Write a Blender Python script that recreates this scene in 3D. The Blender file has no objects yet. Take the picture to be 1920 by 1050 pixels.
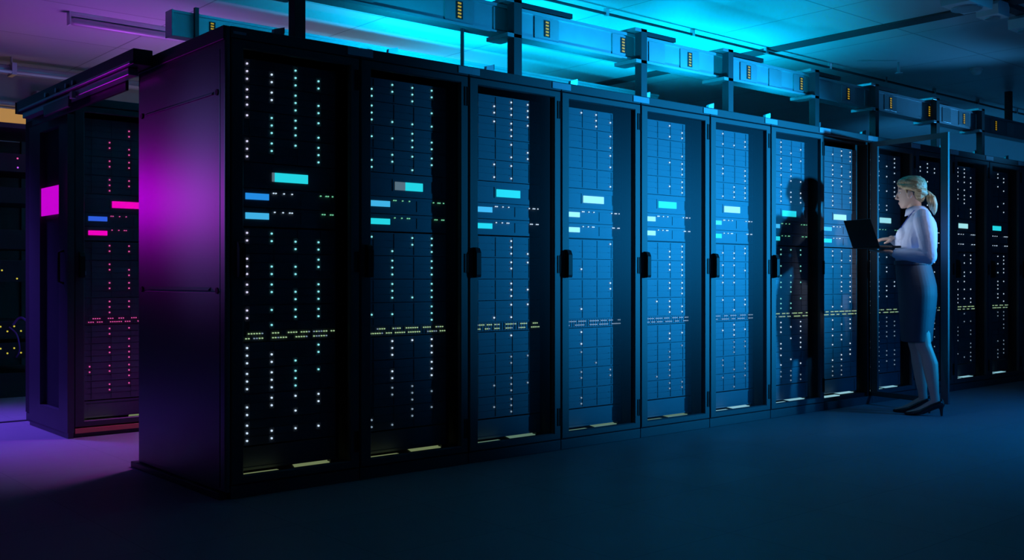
import bpy, bmesh, math, random
from mathutils import Vector, Matrix

S = bpy.context.scene
C = S.collection
R = math.radians

# ------------------------------------------------------------------ camera
# x runs along the cabinet row, y into the row, z up; origin = near front corner
cam_d = bpy.data.cameras.new('camera')
cam_d.sensor_width = 36.0
cam_d.lens = 36.0 * 1916.0 / 1920.0
cam_d.shift_y = -3.0 / 1920.0
cam = bpy.data.objects.new('camera', cam_d)
C.objects.link(cam)
cam.location = (-1.997, -4.245, 0.98)
cam.rotation_euler = (R(90), 0, -math.atan2(0.6508, 0.7593))
S.camera = cam

# ------------------------------------------------------------------ view
S.view_settings.view_transform = 'Standard'
S.view_settings.look = 'None'
S.view_settings.gamma = 1.0
S.view_settings.use_curve_mapping = False
S.view_settings.exposure = 0.0
S.cycles.use_denoising = True
S.cycles.sample_clamp_indirect = 4.0
S.cycles.max_bounces = 8

# ------------------------------------------------------------------ world + lights
W = bpy.data.worlds.new('world')
S.world = W
W.use_nodes = True
W.node_tree.nodes['Background'].inputs[0].default_value = (0.10, 0.25, 0.60, 1)
W.node_tree.nodes['Background'].inputs[1].default_value = 0.004


def spot(name, loc, target, color, power, angle, blend, radius):
    d = bpy.data.lights.new(name, 'SPOT')
    d.energy = power
    d.color = color
    d.spot_size = R(angle)
    d.spot_blend = blend
    d.shadow_soft_size = radius
    o = bpy.data.objects.new(name, d)
    C.objects.link(o)
    o.location = loc
    o.rotation_euler = (Vector(target) - Vector(loc)).to_track_quat('-Z', 'Y').to_euler()
    return o


def area(name, loc, target, color, power, sx, sy, spread=180):
    d = bpy.data.lights.new(name, 'AREA')
    d.shape = 'RECTANGLE'
    d.size = sx
    d.size_y = sy
    d.energy = power
    d.color = color
    d.spread = R(spread)
    o = bpy.data.objects.new(name, d)
    C.objects.link(o)
    o.location = loc
    o.rotation_euler = (Vector(target) - Vector(loc)).to_track_quat('-Z', 'Y').to_euler()
    return o


CYAN = (0.0, 0.54, 1.0)
BLUE = (0.005, 0.30, 1.0)
spot('blue_floodlight', (10.3, -6.5, 1.74), (3.75, 0.0, 1.47), (0.01, 0.40, 1.0), 6600, 22, 1.0, 0.14)
spot('cyan_uplight', (5.0, 1.65, 2.0), (5.0, 1.60, 3.0), CYAN, 330, 138, 0.9, 0.25)
spot('cyan_uplight', (3.0, 2.0, 1.95), (3.0, 2.1, 3.0), CYAN, 330, 138, 0.9, 0.25)
spot('cyan_uplight', (3.9, 3.3, 1.9), (3.9, 3.3, 3.0), CYAN, 110, 130, 1.0, 0.25)  # added to brighten the ceiling seen under the long busway
spot('added_busway_fill', (2.45, 0.12, 2.112), (2.5, 0.6, 3.0), CYAN, 25, 160, 0.8, 0.02)  # added unseen roof spots, here and below, to light the busway front
spot('added_busway_fill', (3.43, 0.12, 2.112), (3.5, 0.6, 3.0), CYAN, 25, 160, 0.8, 0.02)
spot('added_busway_fill', (1.15, 0.12, 2.112), (1.2, 0.6, 3.0), CYAN, 12, 160, 0.8, 0.02)
spot('added_busway_fill', (4.5, 0.12, 2.112), (4.5, 0.6, 3.0), CYAN, 20, 160, 0.8, 0.02)
spot('added_right_fill', (8.9, -1.0, 1.95), (6.9, 0.3, 2.78), (0.05, 0.42, 1.0), 150, 36, 1.0, 0.15)  # added to lift the dim busway, posts and ceiling at right
spot('added_wall_fill', (9.5, 3.0, 1.3), (11.9, 1.8, 2.4), (0.03, 0.40, 1.0), 90, 110, 1.0, 0.3)  # added unseen source that brightens the end wall
spot('added_ceiling_fill', (3.0, 3.9, 1.2), (2.6, 4.4, 3.0), (0.95, 0.8, 0.75), 34, 120, 0.9, 0.3)  # added warm fill for the far ceiling, no fixture behind it
spot('magenta_lamp', (-1.25, 3.8, 1.60), (0.0, 0.82, 1.48), (0.68, 0.0, 1.0), 46, 28, 1.0, 0.20)
spot('added_violet_fill', (-2.9, 0.45, 1.9), (0.0, 0.24, 1.38), (0.26, 0.30, 1.0), 440, 18, 1.0, 0.3)  # added fill that puts violet on the end panel's front part
spot('violet_floor_lamp', (-0.9, 3.9, 2.6), (-0.35, 3.1, 0.0), (0.19, 0.075, 1.0), 500, 64, 1.0, 0.3)
spot('aisle_pink_light', (1.05, 1.62, 2.0), (0.25, 1.62, 0.0), (0.75, 0.08, 0.85), 95, 60, 1.0, 0.15)
spot('violet_uplight', (1.2, 3.7, 1.5), (0.9, 4.0, 3.0), (0.55, 0.08, 1.0), 58, 128, 1.0, 0.3)
spot('blue_floor_wash', (6.6, -4.4, 2.92), (5.5, -2.5, 0.0), (0.0, 0.27, 1.0), 800, 72, 1.0, 0.4)
spot('added_woman_fill', (5.6, -3.9, 2.7), (5.02, -0.55, 1.28), (0.86, 0.84, 1.0), 280, 14, 1.0, 0.12)  # added spot that brightens the woman, no such fixture in the room

# ------------------------------------------------------------------ materials
MATS = {}


def mat(name, col, rough=0.5, metal=0.0, emit=None, estr=1.0, noise=0.0, nscale=30.0, bump=0.0, bscale=200.0, spec=0.5):
    if name in MATS:
        return MATS[name]
    m = bpy.data.materials.new(name)
    m.use_nodes = True
    nt = m.node_tree
    b = nt.nodes['Principled BSDF']
    b.inputs['Base Color'].default_value = (*col, 1)
    b.inputs['Roughness'].default_value = rough
    b.inputs['Metallic'].default_value = metal
    b.inputs['Specular IOR Level'].default_value = spec
    if emit:
        b.inputs['Emission Color'].default_value = (*emit, 1)
        b.inputs['Emission Strength'].default_value = estr
        m.cycles.emission_sampling = 'NONE'
    if noise or bump:
        tc = nt.nodes.new('ShaderNodeTexCoord')
    if noise:
        n = nt.nodes.new('ShaderNodeTexNoise')
        n.inputs['Scale'].default_value = nscale
        n.inputs['Detail'].default_value = 4
        nt.links.new(tc.outputs['Object'], n.inputs['Vector'])
        r = nt.nodes.new('ShaderNodeMapRange')
        r.inputs['To Min'].default_value = 1.0 - noise
        r.inputs['To Max'].default_value = 1.0 + noise
        nt.links.new(n.outputs['Fac'], r.inputs['Value'])
        mx = nt.nodes.new('ShaderNodeVectorMath')
        mx.operation = 'SCALE'
        mx.inputs[0].default_value = col
        nt.links.new(r.outputs['Result'], mx.inputs['Scale'])
        nt.links.new(mx.outputs['Vector'], b.inputs['Base Color'])
    if bump:
        n2 = nt.nodes.new('ShaderNodeTexNoise')
        n2.inputs['Scale'].default_value = bscale
        nt.links.new(tc.outputs['Object'], n2.inputs['Vector'])
        bp = nt.nodes.new('ShaderNodeBump')
        bp.inputs['Strength'].default_value = bump
        bp.inputs['Distance'].default_value = 0.01
        nt.links.new(n2.outputs['Fac'], bp.inputs['Height'])
        nt.links.new(bp.outputs['Normal'], b.inputs['Normal'])
    MATS[name] = m
    return m


def tiled(name, col, seam, bw, bh, rough, mortar, noise=0.08, metal=0.0, spec=0.5):
    m = bpy.data.materials.new(name)
    m.use_nodes = True
    nt = m.node_tree
    b = nt.nodes['Principled BSDF']
    b.inputs['Roughness'].default_value = rough
    b.inputs['Metallic'].default_value = metal
    b.inputs['Specular IOR Level'].default_value = spec
    tc = nt.nodes.new('ShaderNodeTexCoord')
    br = nt.nodes.new('ShaderNodeTexBrick')
    br.offset = 0.0
    br.inputs['Scale'].default_value = 1.0
    br.inputs['Mortar Size'].default_value = mortar
    br.inputs['Brick Width'].default_value = bw
    br.inputs['Row Height'].default_value = bh
    br.inputs['Color1'].default_value = (*col, 1)
    br.inputs['Color2'].default_value = (*[c * (1 - noise) for c in col], 1)
    br.inputs['Mortar'].default_value = (*seam, 1)
    nt.links.new(tc.outputs['Object'], br.inputs['Vector'])
    nt.links.new(br.outputs['Color'], b.inputs['Base Color'])
    n = nt.nodes.new('ShaderNodeTexNoise')
    n.inputs['Scale'].default_value = 3.0
    nt.links.new(tc.outputs['Object'], n.inputs['Vector'])
    r = nt.nodes.new('ShaderNodeMapRange')
    r.inputs['To Min'].default_value = rough - 0.08
    r.inputs['To Max'].default_value = rough + 0.08
    nt.links.new(n.outputs['Fac'], r.inputs['Value'])
    nt.links.new(r.outputs['Result'], b.inputs['Roughness'])
    return m


def glass_mat(name, tint, gloss):
    m = bpy.data.materials.new(name)
    m.use_nodes = True
    nt = m.node_tree
    nt.nodes.clear()
    out = nt.nodes.new('ShaderNodeOutputMaterial')
    t = nt.nodes.new('ShaderNodeBsdfTransparent')
    t.inputs[0].default_value = (*tint, 1)
    g = nt.nodes.new('ShaderNodeBsdfGlossy')
    g.inputs['Color'].default_value = (0.9, 0.95, 1, 1)
    g.inputs['Roughness'].default_value = 0.4
    f = nt.nodes.new('ShaderNodeFresnel')
    f.inputs['IOR'].default_value = 1.45
    s = nt.nodes.new('ShaderNodeMath')
    s.operation = 'MULTIPLY'
    s.inputs[1].default_value = gloss
    mx = nt.nodes.new('ShaderNodeMixShader')
    nt.links.new(f.outputs[0], s.inputs[0])
    nt.links.new(s.outputs[0], mx.inputs[0])
    nt.links.new(t.outputs[0], mx.inputs[1])
    nt.links.new(g.outputs[0], mx.inputs[2])
    nt.links.new(mx.outputs[0], out.inputs[0])
    return m


M_black = mat('black_powder_coat', (0.045, 0.05, 0.06), 0.42, 0.0, noise=0.05)
M_side = mat('satin_side_panel', (0.10, 0.10, 0.115), 0.38, 0.0, noise=0.04, spec=0.7)
M_door = mat('door_frame_coat', (0.085, 0.095, 0.105), 0.5, 0.0, noise=0.05, spec=0.3)
M_in = mat('cabinet_interior', (0.012, 0.013, 0.016), 0.6)
M_face = mat('server_faceplate', (0.15, 0.16, 0.18), 0.5, 0.0, noise=0.06, spec=0.32)
M_rail = mat('rack_rail', (0.02, 0.022, 0.026), 0.55)
M_handle = mat('black_plastic', (0.004, 0.004, 0.005), 0.55, spec=0.25)
M_plate = mat('pale_label_plate', (0.55, 0.62, 0.70), 0.4)
M_steel = mat('galvanised_steel', (0.50, 0.53, 0.56), 0.33, 0.7, noise=0.10, nscale=14)
M_steel2 = mat('busway_steel', (0.42, 0.46, 0.50), 0.42, 0.45, noise=0.10, nscale=10)
M_post = mat('grey_post_paint', (0.035, 0.04, 0.05), 0.5, 0.0)
M_dark = mat('dark_metal', (0.03, 0.033, 0.04), 0.45, 0.3)
M_sblack = mat('matt_black', (0.012, 0.012, 0.012), 0.6)
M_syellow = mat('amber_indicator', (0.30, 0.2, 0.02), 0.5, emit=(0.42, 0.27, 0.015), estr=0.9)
M_pipe = mat('painted_pipe', (0.5, 0.48, 0.52), 0.4, 0.2)
M_white = mat('white_plastic', (0.75, 0.78, 0.78), 0.4)
M_redlit = mat('red_lit_strip', (0.75, 0.28, 0.16), 0.35, 0.5)
M_glass = glass_mat('door_glass', (0.93, 0.96, 0.98), 0.008)
M_floor = tiled('floor_tiles', (0.30, 0.31, 0.33), (0.20, 0.21, 0.22), 0.6, 0.6, 0.5, 0.0025)
M_ceil = tiled('ceiling_panels', (0.55, 0.57, 0.58), (0.22, 0.23, 0.24), 1.2, 1.2, 0.42, 0.006, spec=0.6)
M_wall = mat('wall_paint', (0.40, 0.42, 0.45), 0.6, noise=0.05, nscale=4)
M_strip = mat('matt_dark_strip', (0.05, 0.055, 0.06), 0.6)


def led(name, col, s):
    return mat(name, (0.02, 0.02, 0.02), 0.4, emit=col, estr=s)


L_white = led('led_white', (0.72, 0.86, 1.0), 1.0)
L_lilac = led('led_lilac', (0.85, 0.78, 1.0), 0.95)
L_cyan = led('led_cyan', (0.30, 0.90, 0.92), 1.0)
L_teal = led('led_teal', (0.25, 0.80, 0.70), 0.9)
L_dimw = led('led_dim', (0.45, 0.60, 0.75), 0.5)
L_green = led('led_green', (0.25, 0.85, 0.45), 0.8)
L_lime = led('led_lime', (0.55, 0.80, 0.40), 0.75)
L_pink = led('led_pink', (0.95, 0.10, 0.42), 0.9)
L_yellow = led('led_yellow', (0.75, 0.62, 0.06), 0.8)
L_violet = led('led_violet', (0.6, 0.1, 1.0), 1.0)
D_cyan = led('display_cyan', (0.02, 0.72, 0.80), 1.0)
D_blue = led('display_blue', (0.02, 0.28, 0.80), 1.0)
D_sky = led('display_sky', (0.06, 0.48, 0.82), 1.0)
D_grey = led('display_grey', (0.18, 0.27, 0.33), 0.6)
D_pale = led('display_pale', (0.40, 0.85, 0.88), 1.0)
D_pink = led('display_pink', (0.95, 0.0, 0.50), 1.0)
D_pblue = led('display_royal', (0.03, 0.12, 0.75), 1.0)
D_mag = led('magenta_glow', (0.62, 0.0, 0.68), 0.9)
D_orange = led('lit_orange_panel', (0.45, 0.23, 0.06), 0.9)
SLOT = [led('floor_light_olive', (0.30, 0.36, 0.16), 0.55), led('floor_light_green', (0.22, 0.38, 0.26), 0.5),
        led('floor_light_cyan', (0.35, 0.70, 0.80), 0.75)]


# ------------------------------------------------------------------ mesh helpers
class MB:
    def __init__(s):
        s.v = []
        s.f = []

    def add(s, vs, fs):
        n = len(s.v)
        s.v += [tuple(v) for v in vs]
        s.f += [tuple(i + n for i in f) for f in fs]

    def box(s, x0, x1, y0, y1, z0, z1, c=0.0):
        if c <= 0:
            s.add([(x, y, z) for x in (x0, x1) for y in (y0, y1) for z in (z0, z1)],
                  [(0, 1, 3, 2), (4, 6, 7, 5), (0, 4, 5, 1), (2, 3, 7, 6), (0, 2, 6, 4), (1, 5, 7, 3)])
            return s
        bm = bmesh.new()
        vs = [bm.verts.new((x, y, z)) for x in (x0, x1) for y in (y0, y1) for z in (z0, z1)]
        for f in [(0, 1, 3, 2), (4, 6, 7, 5), (0, 4, 5, 1), (2, 3, 7, 6), (0, 2, 6, 4), (1, 5, 7, 3)]:
            bm.faces.new([vs[i] for i in f])
        bmesh.ops.bevel(bm, geom=bm.edges[:], offset=c, segments=2, profile=0.5, affect='EDGES')
        bm.verts.index_update()
        s.add([v.co[:] for v in bm.verts], [[v.index for v in f.verts] for f in bm.faces])
        bm.free()
        return s

    def prism(s, poly, axis, a, b):
        n = len(poly)

        def P(u, v, w):
            return {'x': (w, u, v), 'y': (u, w, v), 'z': (u, v, w)}[axis]
        vs = [P(u, v, a) for u, v in poly] + [P(u, v, b) for u, v in poly]
        fs = [tuple(range(n)), tuple(range(2 * n - 1, n - 1, -1))]
        fs += [(i, i + n, (i + 1) % n + n, (i + 1) % n) for i in range(n)]
        s.add(vs, fs)
        return s

    def tube(s, pts, rad, n=12, ry=None, cap=True):
        """round tube along points; rad is a number or a list"""
        pts = [Vector(p) for p in pts]
        if not isinstance(rad, (list, tuple)):
            rad = [rad] * len(pts)
        rings = []
        u = None
        for i, p in enumerate(pts):
            t = (pts[min(i + 1, len(pts) - 1)] - pts[max(i - 1, 0)])
            t.normalize()
            if u is None:
                u = t.orthogonal().normalized()
            u = (u - t * u.dot(t)).normalized()
            w = t.cross(u)
            rings.append([p + (u * math.cos(a) + w * math.sin(a)) * rad[i] for a in [2 * math.pi * k / n for k in range(n)]])
        s.loft(rings, cap)
        return s

    def loft(s, rings, cap=True):
        n = len(rings[0])
        vs = [v for r in rings for v in r]
        fs = []
        for i in range(len(rings) - 1):
            for k in range(n):
                fs.append((i * n + k, i * n + (k + 1) % n, (i + 1) * n + (k + 1) % n, (i + 1) * n + k))
        if cap:
            fs.append(tuple(range(n - 1, -1, -1)))
            m = (len(rings) - 1) * n
            fs.append(tuple(range(m, m + n)))
        s.add(vs, fs)
        return s

    def stack(s, rows, n=28, p=2.0, tilt=None):
        """horizontal ellipse slices: (z, cx, cy, rx, ry)"""
        rings = []
        for z, cx, cy, rx, ry in rows:
            ring = []
            for k in range(n):
                a = 2 * math.pi * k / n
                c, d = math.cos(a), math.sin(a)
                e = 2.0 / p
                ring.append((cx + rx * math.copysign(abs(c) ** e, c), cy + ry * math.copysign(abs(d) ** e, d), z))
            rings.append(ring)
        return s.loft(rings)

    def ball(s, c, r, rot=None, n=16, m=10):
        c = Vector(c)
        rings = []
        for i in range(1, m):
            th = math.pi * i / m
            ring = []
            for k in range(n):
                a = 2 * math.pi * k / n
                v = Vector((r[0] * math.sin(th) * math.cos(a), r[1] * math.sin(th) * math.sin(a), -r[2] * math.cos(th)))
                if rot:
                    v = rot @ v
                ring.append(c + v)
            rings.append(ring)
        return s.loft(rings)

    def capsule(s, pts, rad, n=14):
        """tube with rounded ends"""
        pts = [Vector(p) for p in pts]
        if not isinstance(rad, (list, tuple)):
            rad = [rad] * len(pts)
        P, Q = list(pts), list(rad)
        t0 = (pts[0] - pts[1]).normalized()
        t1 = (pts[-1] - pts[-2]).normalized()
        head = [(pts[0] + t0 * rad[0] * math.sin(a), rad[0] * math.cos(a)) for a in (R(80), R(55), R(28))]
        tail = [(pts[-1] + t1 * rad[-1] * math.sin(a), rad[-1] * math.cos(a)) for a in (R(28), R(55), R(80))]
        P = [h[0] for h in head] + P + [h[0] for h in tail]
        Q = [h[1] for h in head] + Q + [h[1] for h in tail]
        return s.tube(P, Q, n)

    def mesh(s, name, m, smooth=False):
        me = bpy.data.meshes.new(name)
        me.from_pydata(s.v, [], s.f)
        bm = bmesh.new()
        bm.from_mesh(me)
        bmesh.ops.recalc_face_normals(bm, faces=bm.faces)
        bm.to_mesh(me)
        bm.free()
        me.materials.append(m)
        if smooth:
            me.shade_smooth()
        return me


def link(name, data, parent=None, loc=(0, 0, 0)):
    o = bpy.data.objects.new(name, data)
    C.objects.link(o)
    o.location = loc
    if parent is not None:
        o.parent = parent
    return o


def part(name, mb, m, parent=None, loc=(0, 0, 0), smooth=False):
    return link(name, mb.mesh(name, m, smooth), parent, loc)


def tag(o, label, cat, group=None, kind=None):
    o['label'] = label
    o['category'] = cat
    if group:
        o['group'] = group
    if kind:
        o['kind'] = kind
    return o


def structure(name, mb, m):
    o = part(name, mb, m)
    o['kind'] = 'structure'
    return o


def empty(name, loc=(0, 0, 0), rz=0.0):
    o = link(name, None, None, loc)
    o.rotation_euler = (0, 0, rz)
    o.empty_display_size = 0.1
    return o


def remesh(name, mb, m, vox, parent, smooth_it=4):
    """grow one continuous surface from overlapping volumes"""
    me = mb.mesh(name, m)
    o = bpy.data.objects.new(name, me)
    C.objects.link(o)
    r = o.modifiers.new('r', 'REMESH')
    r.mode = 'VOXEL'
    r.voxel_size = vox
    sm = o.modifiers.new('s', 'SMOOTH')
    sm.factor = 0.5
    sm.iterations = smooth_it
    dg = bpy.context.evaluated_depsgraph_get()
    me2 = bpy.data.meshes.new_from_object(o.evaluated_get(dg))
    o.modifiers.clear()
    o.data = me2
    me2.name = name
    if not me2.materials:
        me2.materials.append(m)
    me2.shade_smooth()
    if parent is not None:
        o.parent = parent
    return o


ORD = ['first', 'second', 'third', 'fourth', 'fifth', 'sixth', 'seventh', 'eighth', 'ninth', 'tenth', 'eleventh', 'twelfth', 'thirteenth']

# ------------------------------------------------------------------ room shell
CZ = 3.0
structure('floor', MB().box(-6, 12.2, -7.2, 6.7, -0.12, 0.0), M_floor)
structure('ceiling', MB().box(-6, 12.2, -7.2, 6.7, CZ, CZ + 0.12), M_ceil)
structure('wall_back', MB().box(-6, 12.2, 6.55, 6.7, 0.0, CZ), M_wall)
structure('wall_right', MB().box(12.0, 12.2, -7.0, 6.55, 0.0, CZ), M_wall)
structure('wall_left', MB().box(-6, -5.8, -7.0, 6.55, 0.0, CZ), M_wall)
structure('wall_front', MB().box(-6, 12.2, -7.2, -7.0, 0.0, CZ), M_wall)
structure('ceiling_shadow_strip', MB().box(5.52, 5.68, -6.9, 6.5, CZ - 0.016, CZ), M_strip)  # dark strip laid in place of a soft shadow band across the ceiling
structure('trim_2', MB().box(-5.8, 0.9, 3.26, 3.30, 0.0, 0.006), M_strip)

# ------------------------------------------------------------------ server cabinets
CW = 0.671
H = 2.1
DEP = 1.03
G = 0.0015


def cabinet_meshes():
    d = {}
    b = MB()
    # open-fronted steel shell: roof with front fascia, side walls, back, base plate (built as one body)
    b.prism([(G, 0.075), (CW - G, 0.075), (CW - G, 2.047), (G, 2.047), (G, 0.0751), (0.02, 0.095), (0.02, 2.03), (CW - 0.02, 2.03), (CW - 0.02, 0.095), (0.02, 0.0951)], 'y', 0.034, DEP) if False else None
    o = [(G, 0.06), (CW - G, 0.06), (CW - G, 2.049), (G, 2.049)]
    i = [(0.02, 0.085), (CW - 0.02, 0.085), (CW - 0.02, 2.03), (0.02, 2.03)]
    y0, y1, y2 = 0.034, DEP - 0.02, DEP
    vs = [(x, y0, z) for x, z in o] + [(x, y0, z) for x, z in i] + [(x, y1, z) for x, z in i] + [(x, y2, z) for x, z in o]
    fs = []
    for k in range(4):
        n = (k + 1) % 4
        fs += [(k, n, 4 + n, 4 + k), (4 + k, 4 + n, 8 + n, 8 + k), (k, 12 + k, 12 + n, n)]
    fs += [(8, 9, 10, 11), (15, 14, 13, 12)]
    b.add(vs, fs)
    d['frame'] = b.mesh('frame', M_in)
    d['top_cover'] = MB().box(G, CW - G, 0.0, DEP, 2.049, H, 0.004).mesh('top_cover', M_door)
    d['plinth'] = MB().box(G, CW - G, 0.004, DEP - 0.01, 0.0, 0.058, 0.003).mesh('plinth', M_door)
    # door: four welded bars around the glass
    b = MB()
    ox0, ox1, oz0, oz1 = 0.004, CW - 0.004, 0.062, 2.046
    ix0, ix1, iz0, iz1 = 0.064, 0.616, 0.100, 2.008
    c = 0.005
    oo = [(ox0, oz0), (ox1, oz0), (ox1, oz1), (ox0, oz1)]
    oc = [(ox0 + c, oz0 + c), (ox1 - c, oz0 + c), (ox1 - c, oz1 - c), (ox0 + c, oz1 - c)]
    ic = [(ix0 - c, iz0 - c), (ix1 + c, iz0 - c), (ix1 + c, iz1 + c), (ix0 - c, iz1 + c)]
    ii = [(ix0, iz0), (ix1, iz0), (ix1, iz1), (ix0, iz1)]
    loops = [(oo, 0.024), (oo, c), (oc, 0.0), (ic, 0.0), (ii, c), (ii, 0.024)]
    vs = [(x, y, z) for lp, y in loops for x, z in lp]
    fs = []
    nl = len(loops)
    for l in range(nl):
        m2 = (l + 1) % nl
        for k in range(4):
            n = (k + 1) % 4
            fs.append((l * 4 + k, l * 4 + n, m2 * 4 + n, m2 * 4 + k))
    b.add(vs, fs)
    d['door'] = b.mesh('door', M_door)
    d['glass_pane'] = MB().box(ix0 - 0.0005, ix1 + 0.0005, 0.014, 0.018, iz0 - 0.0005, iz1 + 0.0005).mesh('glass_pane', M_glass)
    # swing handle: base escutcheon, raised lever with sloped top, pale piece painted as its lit lower end
    b = MB()
    b.prism([(0.0, 0.985), (-0.028, 0.985), (-0.032, 1.0), (-0.032, 1.115), (-0.020, 1.140), (0.0, 1.145)], 'x', 0.028, 0.058)
    d['door_handle'] = b.mesh('door_handle', M_handle)
    d['handle_highlight'] = MB().box(0.0585, 0.064, -0.026, -0.008, 1.000, 1.024, 0.002).mesh('handle_highlight', M_plate)
    for nm, z in (('h0', 0.19), ('h1', 1.06), ('h2', 1.94)):
        b = MB()
        b.box(0.640, 0.654, -0.004, 0.0, z - 0.05, z + 0.05, 0.001)
        b.tube([(0.658, -0.003, z - 0.05), (0.658, -0.003, z + 0.05)], 0.0045, 8)
        d[nm] = b.mesh('hinge', M_handle)
    d['label_plate'] = MB().box(CW - 0.072, CW + 0.072, -0.004, -0.0005, 2.058, 2.094, 0.001).mesh('label_plate', M_plate)
    for nm, x in (('rl', 0.062), ('rr', 0.563)):
        d[nm] = MB().box(x, x + 0.045, 0.096, 0.126, 0.086, 2.029).mesh('mounting_rail', M_rail)
    d['s0'] = MB().box(0.066, 0.27, 0.042, 0.085, 0.0855, 0.092).mesh('glowing_entry_plate', SLOT[0])  # emission stands for light rising through the floor cutouts
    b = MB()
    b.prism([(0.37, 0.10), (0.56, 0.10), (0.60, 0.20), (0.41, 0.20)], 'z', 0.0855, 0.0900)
    d['s1'] = b.mesh('glowing_entry_plate', SLOT[0])
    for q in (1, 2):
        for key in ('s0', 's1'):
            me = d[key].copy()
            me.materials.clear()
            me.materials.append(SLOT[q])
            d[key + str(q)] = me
    # lifting bracket standing on the roof
    b = MB()
    b.box(0.36, 0.42, 0.304, 0.345, H + 0.0002, H + 0.012)
    b.prism([(0.362, H + 0.012), (0.402, H + 0.012), (0.430, H + 0.090), (0.430, H + 0.118), (0.372, H + 0.100)], 'y', 0.308, 0.330)
    d['lifting_bracket'] = b.mesh('lifting_bracket', M_steel)
    return d


CM = cabinet_meshes()


def server_face(x0, x1, z0, z1, cells_x, cells_z, depth, inset_which, name):
    """box with its front divided into a grid; marked cells are inset and pushed in"""
    bm = bmesh.new()
    xs, zs = sorted(set([x0, x1] + cells_x)), sorted(set([z0, z1] + cells_z))
    y = 0.09
    g = [[bm.verts.new((x, y, z)) for x in xs] for z in zs]
    marked = []
    for a in range(len(zs) - 1):
        for b in range(len(xs) - 1):
            f = bm.faces.new([g[a][b], g[a][b + 1], g[a + 1][b + 1], g[a + 1][b]])
            if inset_which(b, a):
                marked.append(f)
    # ears in front of the rails, chassis between them
    ring = ([g[0][k] for k in range(len(xs))] + [g[a][-1] for a in range(1, len(zs))] +
            [g[-1][k] for k in range(len(xs) - 2, -1, -1)] + [g[a][0] for a in range(len(zs) - 2, 0, -1)])
    back = [bm.verts.new((v.co.x, 0.0958, v.co.z)) for v in ring]
    n = len(ring)
    for k in range(n):
        bm.faces.new([ring[k], back[k], back[(k + 1) % n], ring[(k + 1) % n]])
    bm.faces.new(back)
    c0, c1, d0, d1 = 0.113, 0.557, 0.093, 0.093 + depth
    cv = [bm.verts.new((x, yy, z)) for x in (c0, c1) for yy in (d0, d1) for z in (z0 + 0.002, z1 - 0.002)]
    for f in [(0, 1, 3, 2), (4, 6, 7, 5), (0, 4, 5, 1), (2, 3, 7, 6), (0, 2, 6, 4), (1, 5, 7, 3)]:
        bm.faces.new([cv[i] for i in f])
    bmesh.ops.recalc_face_normals(bm, faces=bm.faces)
    bm.normal_update()
    if marked:
        bmesh.ops.inset_individual(bm, faces=marked, thickness=0.0006, depth=-0.0035)
    bmesh.ops.recalc_face_normals(bm, faces=bm.faces)
    me = bpy.data.meshes.new(name)
    bm.to_mesh(me)
    bm.free()
    me.materials.append(M_face)
    return me


LX = [0.123, 0.2465, 0.370, 0.493]
FX0, FX1 = 0.084, 0.586
UP = 0.1183
cx = []
for x in LX:
    cx += [x - 0.012, x + 0.012]
cx = [round(v, 4) for v in cx]
SERVER = server_face(FX0, FX1, 0.0, 0.1150, [0.087] + cx + [0.583], [0.005, 0.0380, 0.0410, 0.0735, 0.0765, 0.110], 0.55,
                     lambda b, a: (a in (2, 4) and 0 < b < 10) or (a in (1, 3, 5) and b in (2, 4, 6, 8)), 'storage_server')
DISPLAY = server_face(FX0, FX1, 0.0, 0.1150, [0.10, 0.25, 0.447, 0.56], [0.028, 0.088], 0.5,
                      lambda b, a: a == 1 and b in (1, 3), 'display_server')
SWITCH = server_face(FX0, FX1, 0.0, 0.0850, [0.10, 0.235, 0.40, 0.56], [0.015, 0.07], 0.45,
                     lambda b, a: a == 1 and b in (2, 3), 'network_switch')
PORTS = server_face(FX0, FX1, 0.0, 0.0500, [0.10 + 0.02 * k for k in range(24)], [0.004, 0.025, 0.046], 0.4,
                    lambda b, a: a in (1, 2) and 0 < b < 24, 'port_switch')
BLANK = server_face(FX0, FX1, 0.0, 0.1050, [0.10, 0.56], [0.012, 0.093], 0.02,
                    lambda b, a: a == 1 and b == 1, 'blanking_panel')


def disc(name, r, m, sx=1.0):
    b = MB()
    b.tube([(0, 0.001, 0), (0, -0.0035, 0)], r, 10)
    b.v = [(x * sx, y, z) for x, y, z in b.v]
    return b.mesh(name, m)


LED = {k: disc('indicator_light', 0.0047, m) for k, m in dict(w=L_white, l=L_lilac, c=L_cyan, t=L_teal, d=L_dimw, p=L_pink).items()}
PORT = {k: disc('port_light', 0.0030, m, 1.3) for k, m in dict(w=L_white, g=L_green, y=L_lime, d=L_dimw, p=L_pink).items()}


def panel(name, w, h, m):
    return MB().box(0, w, -0.004, 0.001, 0, h, 0.0008).mesh(name, m)


LCD = {}
for k, m in dict(c=D_cyan, b=D_blue, s=D_sky, g=D_grey, e=D_pale, p=D_pink, r=D_pblue).items():
    LCD[k] = panel('status_display', 0.117, 0.029, m)
    LCD['L' + k] = panel('display_screen', 0.173, 0.042, m)
    LCD['h' + k] = panel('display_screen', 0.110, 0.042, m)
    LCD['q' + k] = panel('display_segment', 0.063, 0.042, m)
    LCD['n' + k] = panel('display_segment', 0.012, 0.042, m)

PAT0 = [  # cabinet one, four columns of lamps, three blocks of twelve
    ['111111100111', '011110111110', '111111111100', '011011101111'],
    ['110111110110', '110011110101', '011011011110', '011110111110'],
    ['111111011111', '011111110011', '001111101010', '110100110010']]
PAT1 = [
    ['011111010011', '110001010110', '111001111101', '110101011110'],
    ['100000000010', '001111111010', '110000001000', '111111111111'],
    ['000000000011', '111011110001', '100000111110', '111111010100']]


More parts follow.
